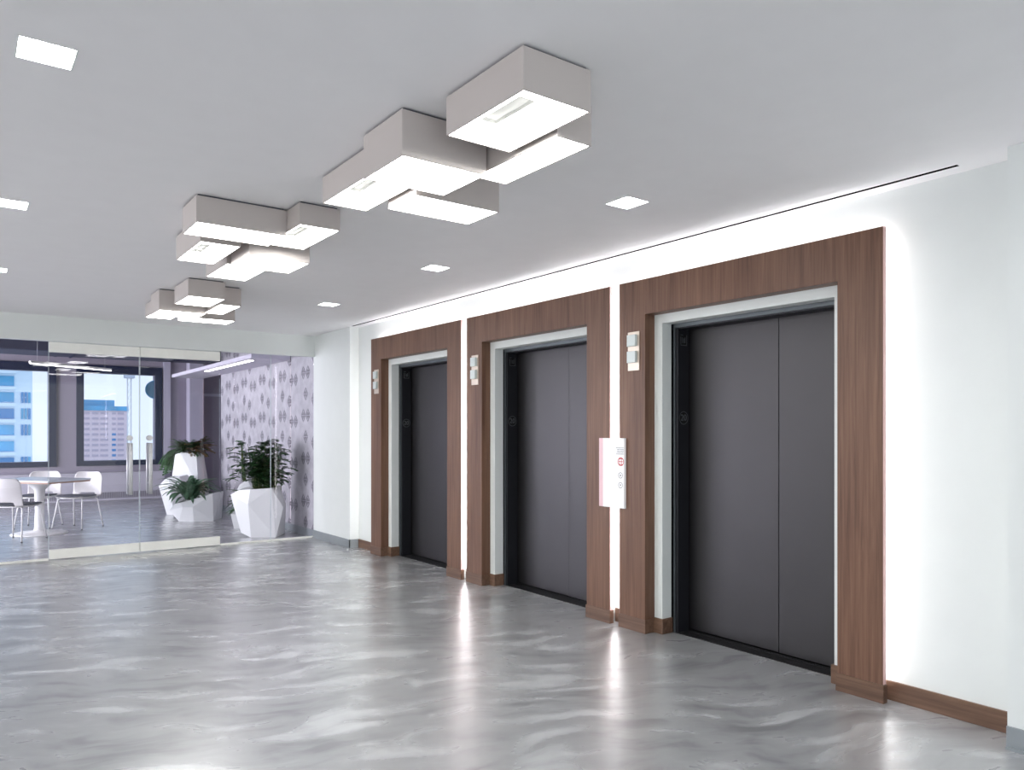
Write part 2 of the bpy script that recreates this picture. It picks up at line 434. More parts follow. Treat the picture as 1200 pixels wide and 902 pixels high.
# ------------------------------------------------------------------ elevator doors
def disc_sign(mb, r, x, z, y, th): 
    n = 32
    a = [mb.bm.verts.new((x+r*math.cos(2*PI*k/n), y, z+r*math.sin(2*PI*k/n))) for k in range(n)]
    c = [mb.bm.verts.new((x+r*math.cos(2*PI*k/n), y-th, z+r*math.sin(2*PI*k/n))) for k in range(n)]
    mb.bm.faces.new(a); mb.bm.faces.new(c[::-1])
    for k in range(n): mb.bm.faces.new((a[k], a[(k+1)%n], c[(k+1)%n], c[k]))
    bmesh.ops.recalc_face_normals(mb.bm, faces=mb.bm.faces[:])
txt20 = text_mesh('20', .062, .0012)
def make_elev():
    t = thing('elevator_door', '', 'elevator door', group='two-panel dark metal elevator doors')
    xf = .092; xd = .223; jw = .585
    b = MB()
    b.extr_yz([(-HW,0),(-HW,HT),(HW,HT),(HW,0),(jw+.022,0),(jw+.022,HT-.028),(-jw-.022,HT-.028),(-jw-.022,0)], xf, xf+.03)
    b.build('door_frame', M['frame_metal'], t, bevel=.002)
    b = MB()
    b.extr_yz([(-jw-.03,0),(-jw-.03,HT-.02),(jw+.03,HT-.02),(jw+.03,0),(jw,0),(jw,HT-.036),(-jw,HT-.036),(-jw,0)], xf+.012, xd-.004)
    b.build('jamb', M['jamb_black'], t, bevel=.002)
    seam = -.130
    b = MB(); b.box(xd+.006, xd+.03, seam+.004, jw+.02, .012, HT-.02); b.build('door_panel', M['door_metal'], t, bevel=.002)
    b = MB(); b.box(xd, xd+.024, -jw-.02, seam-.003, .012, HT-.02); b.build('door_panel', M['door_metal'], t, bevel=.002)
    b = MB(); b.box(xf+.004, xd+.06, -HW+.01, HW-.01, -.02, .004)
    for q in (.10, .125, .19): b.box(xf+q, xf+q+.008, -jw, jw, .004, .006)
    b.build('sill', M['sill'], t)
    b = MB(); disc_sign(b, .046, xf+.066, 1.495, jw, .003); p = b.build('floor_plate', M['sign_back'], t)
    b = MB()
    n = 36
    for k in range(n):
        a0, a1 = 2*PI*k/n, 2*PI*(k+1)/n
        q = []
        for (a, r) in ((a0,.046),(a1,.046),(a1,.042),(a0,.042)): q.append((xf+.066+r*math.cos(a), jw-.0045, 1.495+r*math.sin(a)))
        b.face(q)
    rim = b.build('plate_rim', M['sign'], p)
    tx = bpy.data.objects.new('floor_number', txt20); COL.objects.link(tx); tx.parent = p
    if not txt20.materials: txt20.materials.append(M['sign'])
    tx.location = (xf+.066, jw-.0045, 1.495); tx.rotation_euler = (PI/2, 0, 0)
    b = MB(); b.box(xf+.036, xf+.100, jw-.003, jw, 2.0, 2.075); q = b.build('jamb_indicator', M['sign_back'], t)
    b = MB(); 
    for (u0, u1, w0, w1) in ((.036,.040,2.0,2.06),(.036,.060,2.071,2.075),(.096,.100,2.0,2.075),(.036,.100,2.0,2.004),(.052,.056,2.018,2.058),(.066,.084,2.02,2.026),(.066,.072,2.026,2.05),(.078,.084,2.026,2.058)):
        b.box(xf+u0, xf+u1, jw-.0045, jw-.003, w0, w1)
    b.build('indicator_marks', M['sign'], q)
    return t
elabs = ['dark grey two-panel metal elevator door inside the nearest walnut surround',
         'dark grey two-panel metal elevator door inside the middle walnut surround',
         'dark grey two-panel metal elevator door inside the furthest walnut surround']
proto = make_elev()
for i, c in enumerate(CS):
    o = proto if i == 0 else copy_tree(proto)
    o.location = (XW, c, 0); o['label'] = elabs[i]

# hall lanterns
def make_lantern():
    t = thing('hall_lantern', '', 'lantern', group='elevator hall lanterns on the surrounds')
    b = MB(); b.box(-.006, 0, -.055, .055, 0, .272); b.build('back_plate', M['lantern'], t, bevel=.001)
    for z in (.17, .055):
        b = MB(); b.box(-.028, -.006, -.036, .044, z, z+.08); b.build('lens', M['lens'], t, bevel=.002)
    return t
llabs = ['small beige hall lantern with two square lenses, left leg of the nearest surround',
         'small beige hall lantern with two square lenses, left leg of the middle surround',
         'small beige hall lantern with two square lenses, left leg of the furthest surround']
proto = make_lantern()
for i, c in enumerate(CS):
    o = proto if i == 0 else copy_tree(proto)
    o.location = (XW-.0955, c+.812, 1.828); o['label'] = llabs[i]

# call station bridging the gap
t = thing('call_station', 'white call station panel with red emblem across the gap between two surrounds', 'call panel', (XW-.096, 3.966, .852))
b = MB(); b.box(-.022, 0, -.130, .088, 0, .50); b.build('face_plate', M['panel'], t, bevel=.002)
b = MB(); b.box(-.020, 0, .089, .130, 0, .50); b.build('side_strip', M['panel_side'], t, bevel=.001)
b = MB(); cy, cz, xx = -.098, .333, -.0226
n = 28
for k in range(n):
    a0, a1 = 2*PI*k/n, 2*PI*(k+1)/n
    b.face([(xx, cy+r*math.cos(a), cz+r*math.sin(a)) for a, r in ((a0,.031),(a0,.025),(a1,.025),(a1,.031))])
for q in (-.02, 0, .02): b.box(xx-.0004, xx, cy-.021, cy+.021, cz+q-.0022, cz+q+.0022)
for q in (-.009, .011): b.box(xx-.0004, xx, cy+q-.002, cy+q+.002, cz-.02, cz+.02)
b.build('fire_emblem', M['red'], t)
b = MB()
for k in range(5):
    z = .385+k*.011
    y = -.125
    while y < -.058:
        w = random.uniform(.004, .011); b.box(xx-.0003, xx, y, y+w, z, z+.004); y += w+.003
b.build('instruction_text', M['print'], t)
for z in (.235, .165):
    b = MB()
    for k in range(n):
        a0, a1 = 2*PI*k/n, 2*PI*(k+1)/n
        b.face([(xx, -.095+r*math.cos(a), z+r*math.sin(a)) for a, r in ((a0,.021),(a0,.0175),(a1,.0175),(a1,.021))])
    s = 1 if z > .2 else -1
    b.face([(xx, -.103, z-s*.005), (xx, -.095, z+s*.009), (xx, -.087, z-s*.005)])
    b.build('call_button', M['print'], t)

# ------------------------------------------------------------------ ceiling light clusters
def light_box(name, label, x0, x1, y0, y1, z, slot=None):
    t = thing(name, label, 'ceiling light', ((x0+x1)/2, (y0+y1)/2, H), group='stepped rectangular ceiling light boxes')
    hx, hy, zb = (x1-x0)/2, (y1-y0)/2, z-H
    b = MB(); th = .006
    b.box(-hx, -hx+th, -hy, hy, zb, -.010); b.box(hx-th, hx, -hy, hy, zb, -.010)
    b.box(-hx+th, hx-th, -hy, -hy+th, zb, -.010); b.box(-hx+th, hx-th, hy-th, hy, zb, -.010)
    b.box(-hx+th, hx-th, -hy+th, hy-th, -.018, -.010)
    b.build('shell', M['box'], t)
    b = MB(); b.box(-hx+.012, hx-.012, -hy+.012, hy-.012, -.010, 0); b.build('mounting_plate', M['shadow_gap'], t)
    b = MB(); g = th+.0005
    sx0, sx1, sy0, sy1 = slot if slot else (0, 0, 0, 0)
    if slot:
        # diffuser with a rectangular well showing the inner baffle
        X = [-hx+g, sx0-0, sx1, hx-g]; Y = [-hy+g, sy0, sy1, hy-g]
        for i in range(3):
            for j in range(3):
                if i == 1 and j == 1: continue
                b.box(X[i], X[i+1], Y[j], Y[j+1], zb+.002, zb+.008)
    else:
        b.box(-hx+g, hx-g, -hy+g, hy-g, zb+.002, zb+.008)
    d = b.build('diffuser', M['diffuser'], t)
    if slot:
        b = MB(); z1 = zb+.022
        b.face([(sx0,sy0,z1),(sx0,sy1,z1),(sx1,sy1,z1),(sx1,sy0,z1)])
        b.face([(sx0,sy0,zb+.008),(sx0,sy1,zb+.008),(sx0,sy1,z1),(sx0,sy0,z1)]); b.face([(sx1,sy0,zb+.008),(sx1,sy0,z1),(sx1,sy1,z1),(sx1,sy1,zb+.008)])
        b.face([(sx0,sy0,zb+.008),(sx0,sy0,z1),(sx1,sy0,z1),(sx1,sy0,zb+.008)]); b.face([(sx0,sy1,zb+.008),(sx1,sy1,zb+.008),(sx1,sy1,z1),(sx0,sy1,z1)])
        b.build('baffle_well', M['baffle'], t)
    return t
WELL_A = (-.125, -.045, -.19, .06)
def clusterA(dx, dy, where):
    L = [('large deep white light box with a grey well, nearest box of the %s cluster', 1.478, 1.772, 1.942, 2.418, 2.507, WELL_A),
         ('deep squarish white light box, second along the %s cluster', 1.391, 1.786, 2.602, 2.945, 2.470, None),
         ('white light box with grey well, left far end of the %s cluster', 1.455, 1.692, 3.00, 3.545, 2.525, (-.10, -.03, -.235, .03)),
         ('wide white light box at the far right end of the %s cluster', 1.712, 2.18, 3.065, 3.345, 2.492, None),
         ('narrow white light box tucked behind the nearest box of the %s cluster', 1.795, 1.965, 2.15, 2.71, 2.495, None)]
    for lab, x0, x1, y0, y1, z, w in L:
        if dy: lab = lab.replace(' with a grey well', '').replace(' with grey well', '')
        light_box('ceiling_light_box', lab % where, x0+dx, x1+dx, y0+dy, y1+dy, z, w if dy == 0 else None)
clusterA(0, 0, 'large nearest')
clusterA(.05, 4.585, 'small furthest')
for lab, x0, x1, y0, y1, z, w in [
    ('wide white light box, nearest and largest of the middle cluster', 1.023, 1.508, 4.197, 4.50, 2.508, None),
    ('white light box with a grey well on the right side of the middle cluster', 1.511, 1.745, 4.00, 4.55, 2.531, (-.10, -.03, -.235, .03)),
    ('white light box with a grey well on the left side of the middle cluster', 1.140, 1.372, 4.59, 5.18, 2.502, (-.10, -.03, -.235, .03)),
    ('deep squarish white light box in the middle of the middle cluster', 1.436, 1.818, 4.64, 5.01, 2.470, None),
    ('white light box at the bottom far end of the middle cluster', 1.433, 1.712, 5.10, 5.61, 2.502, None)]:
    light_box('ceiling_light_box', lab, x0, x1, y0, y1, z, w)

# ------------------------------------------------------------------ glass partition
def pane_box(b, x0, x1, z0, z1, y=GY, t=.006): b.box(x0, x1, y-t, y+t, z0, z1)
GX = [-5.0, -2.4, -.8, .816]
k = 3
panels = [(-4.99, -2.41), (-2.40, -.81), (-.80, .812), (2.618, 3.241), (3.246, 3.815)]
for i, (x0, x1) in enumerate(panels):
    r = skeleton('window_%d' % (3+i), ((x0+x1)/2, GY, 0)); hw = (x1-x0)/2
    b = MB(); b.box(-hw+.001, hw-.001, -.0045, .0045, .012, 2.384); b.build('pane', M['glass_side'] if x0 > 2.6 else M['glass'], r)
    b = MB(); b.box(-hw, hw, -.014, .014, 0, .022); b.build('floor_channel', M['rail'], r)
    if x1 < 3.8:
        b = MB(); b.box(hw-.0005, hw+.0045, -.006, .006, .012, 2.384); b.build('glass_joint', M['edge'], r)
    if i == 3:
        b = MB(); b.box(-hw-.004, -hw+.004, -.02, .02, 2.29, 2.384); b.build('pivot_patch', M['dkedge'], r)
for i, (x0, x1) in enumerate([(.818, 1.712), (1.720, 2.612)]):
    r = skeleton('door_%d' % (1+i), ((x0+x1)/2, GY, 0)); hw = (x1-x0)/2
    b = MB(); b.box(-hw, hw, -.0055, .0055, .105, 2.27); b.build('pane', M['glass'], r)
    b = MB(); b.box(-hw, hw, -.024, .024, .010, .112); b.build('bottom_rail', M['rail'], r, bevel=.002)
    b = MB(); b.box(-hw, hw, -.024, .024, 2.265, 2.375); b.build('top_rail', M['rail'], r, bevel=.002)
    s = 1 if i == 0 else -1
    b = MB(); b.box(s*hw-.002, s*hw+.002, -.007, .007, .112, 2.265); b.build('glass_edge_strip', M['edge'], r)
    hx = s*(hw-.1)
    hnd = None
    for sy in (-1, 1):
        b = MB(); b.tube([(hx, sy*.07, .675), (hx, sy*.07, 1.268)], .022, 16)
        for z in (.80, 1.15): b.tube([(hx, sy*.006, z), (hx, sy*.07, z)], .009, 10)
        b.build('door_handle', M['steel'], r)
    b = MB()
    b.tube([(hx, -.035, 1.325), (hx, .035, 1.325)], .031, 20); b.build('lock_cylinder', M['steel'], r, bevel=.001)

# ------------------------------------------------------------------ room beyond the glass
b = MB(); b.box(3.815, 4.0, GY, 10.44, 0, 3.1); b.box(3.815, 4.0, 10.475, 13.93, 0, 3.1); b.box(3.86, 4.0, 10.44, 10.475, 0, 3.1)
struct(b.build('wall_papered', M['paper']))
t = thing('wall_glow_strip', 'thin vertical glowing strip set in the patterned wallpaper wall', 'light strip', (3.83, 10.457, .1))
b = MB(); b.box(.0, .012, -.0145, .0145, 0, 2.31); b.build('diffuser', M['vglow'], t)  # emissive strip drawing a bright vertical line
b = MB(); b.box(.012, .022, -.0165, .0165, 0, 2.31); b.build('channel', M['rail'], t)
# soffit with linear lamp
b = MB(); b.box(3.27, 3.815, 10.47, 15.2, 2.412, 2.47); struct(b.build('trim_2', M['soffit']))
t = thing('linear_ceiling_lamp', 'long white linear lamp under the soffit beside the patterned wall', 'lamp', (3.35, 11.9, 2.412))
b = MB(); b.box(-.035, .035, -1.2, 1.2, -.012, -.0005); b.build('housing', M['rail'], t)
b = MB(); b.box(-.028, .028, -1.19, 1.19, -.018, -.012); b.build('diffuser', M['linear'], t)
# exposed dark ceiling with ducts
b = MB(); b.box(XL, 6.6, GY+.12, BACK+.3, 3.1, 3.2); struct(b.build('ceiling_exposed', M['darkceil']))
for i, (y0, y1, z0, x0, x1) in enumerate([(10.9, 11.4, 2.72, -4.9, 3.0), (13.4, 14.3, 2.62, -4.9, 3.0), (16.2, 16.6, 2.82, -4.9, 5.9)]):
    b = MB(); b.box(x0, x1, y0, y1, z0, z0+.3)
    o = b.build('ceiling_duct', M['duct'], bevel=.02)
    o['label'] = ['dark blue-grey duct under the exposed ceiling, nearest the glass', 'wide dark blue-grey duct crossing the middle of the exposed ceiling',
                  'slim dark blue-grey duct closest to the far windows'][i]
    o['category'] = 'duct'; o['group'] = 'ducts under the dark exposed ceiling'
    for hx in (-3.5, -1.0, 1.5):
        b = MB(); b.box(hx, hx+.03, y0-.012, y1+.012, z0-.012, 3.1); b.build('duct_hanger', M['winframe'], o)
# back wall with two (three) windows
WIN = [(-1.42, -.04), (.11, 1.485), (2.093, 3.435)]
b = MB(); y0, y1 = BACK, BACK+.25
xs = [XL]+[v for w in WIN for v in w]+[6.6]
for k in range(0, len(xs), 2): b.box(xs[k], xs[k+1], y0, y1, 0, 3.1)
for a, c in WIN: b.box(a, c, y0, y1, 0, .80); b.box(a, c, y0, y1, 2.60, 3.1)
struct(b.build('wall_back', M['wallv']))
for i, (a, c) in enumerate(WIN[1:]+WIN[:1]):
    n_ = i+1 if i < 2 else 9
    r = skeleton('window_%d' % n_, ((a+c)/2, BACK, .8)); hw = (c-a)/2; hh = 1.8; f = .13 if i != 2 else .06
    b = MB()
    b.box(-hw-f, -hw, -.05, .05, -.10, hh+.16); b.box(hw, hw+f, -.05, .05, -.10, hh+.16)
    b.box(-hw, hw, -.05, .05, -.10, 0); b.box(-hw, hw, -.05, .05, hh, hh+.16)
    b.build('window_frame', M['winframe'], r, bevel=.004)
    b = MB(); b.box(-hw, hw, .06, .07, 0, hh); b.build('pane', M['pane'], r)
b = MB(); b.box(3.59, 3.72, BACK-.08, BACK, 0, 3.1); struct(b.build('trim_3', M['wallv_lt']))  # pilaster; the light on it is painted in as a pale colour
b = MB(); b.box(4.06, 4.34, BACK-.3, BACK, 0, 3.1); struct(b.build('trim_4', M['wallv_lt']))
b = MB(); b.box(6.0, 6.1, GY+.2, BACK, 0, 3.1); struct(b.build('wall_right_back', M['wallv']))
r = skeleton('door_3', (4.82, BACK-.02, 0))
b = MB(); b.extr_yz([(-.45,0),(-.45,2.24),(.45,2.24),(.45,0),(.40,0),(.40,2.18),(-.40,2.18),(-.40,0)], -.03, .03)
o = b.build('door_frame', M['wallv_lt'], r); o.rotation_euler.z = PI/2
b = MB(); b.box(-.40, .40, -.015, .015, .01, 2.18); b.build('door_leaf', M['wallv'], r)
b = MB(); b.tube([(-.33, -.05, 1.0), (-.22, -.05, 1.0)], .01, 8); b.tube([(-.33, -.015, 1.0), (-.33, -.05, 1.0)], .01, 8); b.build('door_handle', M['steel'], r)
# heater cover beneath the windows
t = thing('heater_cover', 'long pale heater cover with fine grille under the far windows', 'heater', (1.6, BACK-.12, 0))
b = MB(); b.box(-3.4, 1.98, -.08, .11, .16, .54); b.box(-3.4, 1.98, -.10, .11, .54, .565); b.build('cover', M['grille'], t, bevel=.003)
b = MB()
for k in range(180): b.box(-3.39+k*.03, -3.39+k*.03+.012, -.07, -.055, .03, .16)
b.box(-3.4, 1.98, -.08, .0, .0, .03); b.build('grille', M['grille'], t)
# wall disc seen in the window
t = thing('hanging_disc', 'teal round disc hanging at the right edge of the far window', 'disc', (3.46, BACK+.14, 2.30))
b = MB(); disc_sign(b, .20, 0, 0, 0, .008); b.build('disc', M['teal'], t)
b = MB()
for k in range(36):
    a0, a1 = 2*PI*k/36, 2*PI*(k+1)/36
    b.face([(r_*math.cos(a), -.0095, r_*math.sin(a)) for a, r_ in ((a0,.20),(a0,.18),(a1,.18),(a1,.20))])
b.build('disc_rim', M['b_blue'], t)

# pendant linear lamp over the table
t = thing('pendant_lamp', 'long slim white pendant lamp hanging over the dining table', 'lamp', (1.45, 13.35, 2.39), rz=.62)
b = MB(); b.box(-.72, .72, -.02, .02, 0, .035); b.build('housing', M['rail'], t)
b = MB(); b.box(-.71, .71, -.016, .016, -.006, 0); b.build('diffuser', M['linear'], t)
for x in (-.6, .6):
    b = MB(); b.tube([(x, 0, .035), (x, 0, .71)], .002, 6); b.build('suspension_wire', M['steel'], t)

# ------------------------------------------------------------------ table and chairs
RZ = math.atan2(.6, .8)
t = thing('dining_table', 'white square-edged table on a round white pedestal, seen through the glass', 'table', (.927, 12.17, 0), RZ)
b = MB(); b.box(-.345, .345, -.53, .53, .728, .752); b.build('tabletop', M['tabletop'], t, bevel=.003)
b = MB(); b.box(-.338, .338, -.523, .523, .708, .728); b.build('ply_edge', M['tableedge'], t)
b = MB(); b.lathe([(.34, 0), (.345, .008), (.30, .022), (.10, .035), (.062, .06)], n=40); b.build('base', M['chair_leg'], t)
b = MB(); b.lathe([(.075, .035), (.062, .10), (.055, .35), (.065, .60), (.15, .69), (.19, .708)], n=32); b.build('pedestal', M['chair_leg'], t)

def make_chair():
    t = thing('dining_chair', '', 'chair', group='white shell chairs around the table')
    # local: faces +y, shell seat + backrest as one curved shell
    b = MB(); bm = b.bm; nx, ns = 12, 22
    def prof(s):   # s 0..1 from front edge of the seat up the back
        if s < .5:
            u = s/.5; return (.21-u*.40, .455-.02*math.sin(u*PI)-.005*u)
        u = (s-.5)/.5
        return (-.19-.055*math.sin(min(1, u*1.3)*PI/2)-.03*u, .45+.36*u**1.15 if u > 0 else .45)
    grid = []
    for j in range(ns+1):
        s = j/ns; y, z = prof(s); row = []
        wtop = .235 if s < .5 else .235-.012*(s-.5)/.5
        e = 1.0
        if s > .88: e = math.sqrt(max(0, 1-((s-.88)/.12)**2))*.25+.75
        if s < .10: e = .86+.14*math.sqrt(max(0, 1-((.10-s)/.10)**2))
        for i in range(nx+1):
            u = -1+2*i/nx; x = u*wtop*e
            yy = y; zz = z
            if s > .5: yy += .05*u*u*min(1, (s-.5)*4)
            else: zz += .018*abs(u)**3
            row.append(bm.verts.new((x, yy, zz)))
        grid.append(row)
    for j in range(ns):
        for i in range(nx):
            if .46 < (j+.5)/ns < .57 and 2 < i < nx-3: continue
            f = bm.faces.new((grid[j][i], grid[j][i+1], grid[j+1][i+1], grid[j+1][i])); f.smooth = True
    o = b.build('shell', M['chair'], t)
    m = o.modifiers.new('thick', 'SOLIDIFY'); m.thickness = .010; m.offset = 0
    m = o.modifiers.new('sub', 'SUBSURF'); m.levels = 1; m.render_levels = 1
    b = MB(); b.box(-.20, .20, -.14, .19, .462, .482); b.build('seat_pad', M['pad'], t, bevel=.009)
    for sx in (-1, 1):
        for sy in (-1, 1):
            b = MB(); b.tube([(sx*.17, sy*.14, .44), (sx*.19, sy*.16+(.0), .41), (sx*.235, sy*.225, .01)], .0095, 10)
            l = b.build('leg', M['chair_leg'], t)
            b = MB(); b.tube([(sx*.2345, sy*.2245, .0), (sx*.2345, sy*.2245, .016)], .012, 10); b.build('foot_cap', M['rubber'], l)
    b = MB(); b.tube([(-.17,-.14,.438),(.17,-.14,.438)], .008, 8); b.tube([(-.17,.14,.438),(.17,.14,.438)], .008, 8)
    b.tube([(-.17,-.14,.438),(-.17,.14,.438)], .008, 8); b.tube([(.17,-.14,.438),(.17,.14,.438)], .008, 8)
    b.build('seat_frame', M['chair_leg'], t)
    return t
def face(dx, dy): return math.atan2(dy, dx)-PI/2
chairs = [((.64, 11.61), face(.66, .75), 'white shell chair at the left edge, nearest the glass, its back to the lobby'),
          ((1.43, 12.57), face(-.7, -.72), 'white shell chair right of the table, turned towards the table'),
          ((.98, 13.02), face(-.45, -.9), 'white shell chair behind the table, mostly hidden by the tabletop')]
proto = make_chair()
for i, (p, rz, lab) in enumerate(chairs):
    o = proto if i == 0 else copy_tree(proto)
    o.location = (p[0], p[1], 0); o.rotation_euler = (0, 0, rz); o['label'] = lab

# ------------------------------------------------------------------ planters
TH = math.atan2(652, 884)
def hull_pot(t, pts, open_top=None, name='pot'):
    bm = bmesh.new()
    for p in pts: bm.verts.new(p)
    bmesh.ops.convex_hull(bm, input=bm.verts[:])
    bmesh.ops.dissolve_limit(bm, angle_limit=.06, verts=bm.verts[:], edges=bm.edges[:])
    bm.normal_update()
    # open the top: inset the most upward face and push it down
    top = max([f for f in bm.faces if f.normal.z > .6] or bm.faces[:], key=lambda f: f.calc_center_median().z*1+f.calc_area())
    r = bmesh.ops.inset_region(bm, faces=[top], thickness=.025)
    for v in top.verts: v.co.z -= .05
    cen = top.calc_center_median().copy(); ring_ = [v.co.copy() for v in top.verts]
    bmesh.ops.recalc_face_normals(bm, faces=bm.faces[:])
    me = bpy.data.meshes.new(name); bm.to_mesh(me); bm.free(); me.materials.append(M['planter'])
    o = bpy.data.objects.new(name, me); COL.objects.link(o); o.parent = t
    b = MB(); low = [c+(cen-c)*.02+Vector((0,0,.004)) for c in ring_]
    up = [cen+(c-cen)*.5+Vector((0,0,.03)) for c in ring_]
    n = len(low); A = [b.bm.verts.new(p) for p in low]; B = [b.bm.verts.new(p) for p in up]
    for k in range(n): b.bm.faces.new((A[k], A[(k+1)%n], B[(k+1)%n], B[k]))
    b.bm.faces.new(B); bmesh.ops.recalc_face_normals(b.bm, faces=b.bm.faces[:])
    b.build('soil', M['soil'], t)
    return cen
def leaf(b, base, d, L, w, droop, fold=.25, n=5):
    """one arching blade"""
    d = Vector(d).normalized(); side = d.cross(Vector((0,0,1)))
    if side.length < .05: side = Vector((1,0,0))
    side.normalize(); p = Vector(base); prev = None; dd = d.copy()
    for i in range(n+1):
        u = i/n; ww = w*math.sin(PI*min(1, .12+u*.88))**.8*(1 if u < .98 else .1)
        up = side.cross(dd).normalized()
        a = b.bm.verts.new(p+side*ww+up*ww*fold); m_ = b.bm.verts.new(p); c = b.bm.verts.new(p-side*ww+up*ww*fold)
        if prev:
            for q in ((prev[0], prev[1], m_, a), (prev[1], prev[2], c, m_)):
                f = b.bm.faces.new(q); f.smooth = True; f.material_index = b.mi
        prev = (a, m_, c); p = p+dd*(L/n); dd = (dd+Vector((0,0,-droop/n))).normalized()
def frond(b, base, d, L, droop, pl, pw, n=14):
    """pinnate frond: stalk with paired leaflets"""
    d = Vector(d).normalized(); p = Vector(base); dd = d.copy()
    side = d.cross(Vector((0,0,1)));  side = side.normalized() if side.length > .05 else Vector((1,0,0))
    pts = []
    for i in range(n+1):
        pts.append(p.copy())
        if i > n*.2:
            u = i/n; l = pl*(1-.55*abs(u-.45)/.55)
            for s in (-1, 1): leaf(b, p, dd*.75+side*s*.8+Vector((0,0,random.uniform(-.1,.15))), l, pw, .5, n=3)
        p = p+dd*(L/n); dd = (dd+Vector((0,0,-droop/n))).normalized()
    return pts
def cam_frame(t): return t
def planter(name, label, px_d, ring_pts, plant):
    pass

def wpt(px, depth):     # layout point on the floor for a bearing / distance pair from the surveyed plan
    u = (px-600)/884; s, c = math.sin(TH), math.cos(TH)
    return (depth*(s+u*c), depth*(c-u*s), 0)

G = 'faceted white planters with plants'
# front right planter
t = thing('potted_palm', 'tall faceted white planter with dense dark palm, nearest the patterned wall', 'potted plant', wpt(304, 10.22), -TH, G)
cen = hull_pot(t, [(-.20,-.14,.05),(-.02,-.27,0),(.30,-.25,0),(.30,.15,0),(0,.25,0),(-.2,.1,.0),
              (-.37,-.06,.55),(-.05,-.30,.44),(.355,-.10,.38),(.30,.2,.40),(-.3,.22,.5),
              (-.25,-.12,.61),(-.04,-.24,.635),(.225,-.2,.65),(.235,.16,.66),(-.1,.26,.66),(-.26,.15,.63)])
b = MB(); st = MB()
rs = random.Random(3)
for k in range(96):
    a = rs.uniform(0, 2*PI); rr = rs.uniform(0, .20); x, y = cen.x+.02+rr*math.cos(a), cen.y+rr*math.sin(a)*.8
    h = rs.uniform(.12, .64); lean = Vector((math.cos(a)*rs.uniform(.02,.18), math.sin(a)*.15, 1))
    p1 = Vector((x, y, cen.z+.0))+lean*h
    st.tube([(x, y, cen.z), p1], [.006, .003], 6)
    for m_ in range(4):
        aa = rs.uniform(0, 2*PI)
        random.seed(k*7+m_)
        frond(b, p1-lean*h*.25*m_*rs.uniform(.3, 1), (math.cos(aa)*.9, math.sin(aa)*.9, rs.uniform(.3, 1.1)), rs.uniform(.12, .22), 1.0, .08, .015, n=9)
b.build('foliage', M['leaf_dark'], t); st.build('stem', M['stem'], t)
# planter half hidden behind it, with a lower plant
t = thing('potted_palm', 'slim white planter with loose palm fronds, mostly hidden behind the tall faceted planter', 'potted plant', wpt(287, 11.45), -TH, G)
cen = hull_pot(t, [(-.12,-.1,0),(.1,-.12,0),(.1,.1,0),(-.1,.1,0),(-.16,-.1,.4),(.2,-.1,.35),(.14,.12,.4),(-.1,.14,.4),(-.06,-.05,.60),(.06,-.06,.68),(.06,.06,.66),(-.06,.06,.6)])
b = MB(); st = MB(); rs = random.Random(5); random.seed(5)
for k in range(30):
    a = rs.uniform(PI*.5, PI*1.6); p0 = (cen.x, cen.y, cen.z)
    st.tube([p0, (cen.x-.08, cen.y, cen.z+.06+.02*k)], [.005, .003], 6)
    frond(b, (cen.x-.05, cen.y, cen.z+.0+.02*k), (math.cos(a)*.8, math.sin(a)*.5, rs.uniform(.2,.8)), rs.uniform(.18, .32), 1.0, .09, .014, n=10)
b.build('foliage', M['leaf'], t); st.build('stem', M['stem'], t)
t = thing('potted_shrub', 'low white planter with leafy shrub at the left foot of the tall faceted planter', 'potted plant', wpt(282, 11.0), -TH, G)
cen = hull_pot(t, [(-.06,-.1,0),(.1,-.12,0),(.16,.1,0),(-.06,.1,0),(-.10,-.12,.20),(.16,-.14,.16),(.2,.12,.2),(-.09,.12,.22),(-.06,-.1,.25),(.14,-.1,.26),(.14,.1,.27),(-.06,.1,.26)])
b = MB(); st = MB(); rs = random.Random(8); random.seed(9)
for k in range(80):
    a = rs.uniform(0, 2*PI); h = rs.uniform(.0, .30); p0 = Vector((cen.x-.03, cen.y, cen.z+h))
    leaf(b, p0, (math.cos(a)-.25, math.sin(a)*.8, rs.uniform(.0, .9)), rs.uniform(.16, .28), .024, 1.2)
st.tube([(cen.x, cen.y, cen.z), (cen.x-.03, cen.y, cen.z+.3)], [.012, .006], 8)
b.build('foliage', M['leaf'], t); st.build('stem', M['stem'], t)
# low wide planter, left group, in front
t = thing('potted_shrub', 'low wide faceted white planter with broad arching grey-green leaves, front of the left group', 'potted plant', wpt(232, 12.0), -TH, G)
cen = hull_pot(t, [(-.20,-.24,0),(.06,-.30,0),(.33,-.22,0),(.30,.2,0),(-.15,.25,0),(-.40,-.12,.16),(-.12,-.28,.22),(.05,-.32,.23),
              (-.33,-.08,.26),(-.2,-.18,.285),(.0,-.22,.285),(.15,-.2,.36),(.30,-.16,.425),(.33,.2,.44),(-.1,.3,.36),(-.3,.2,.3)])
b = MB(); st = MB(); rs = random.Random(12); 
for k in range(80):
    a = rs.uniform(0, 2*PI); el = rs.uniform(.4, 3.2); rr = rs.uniform(0, .1)
    leaf(b, (cen.x-.02+rr*math.cos(a), cen.y+rr*math.sin(a), cen.z+.02+rs.uniform(0,.12)), (math.cos(a), math.sin(a), el), rs.uniform(.36, .56), rs.uniform(.034, .052), 1.9, n=7)
for k in range(6):
    a = k; st.tube([(cen.x, cen.y, cen.z), (cen.x+.07*math.cos(a), cen.y+.07*math.sin(a), cen.z+.2)], [.012, .008], 8)
b.build('foliage', M['leaf_grey'], t); st.build('stem', M['stem'], t)
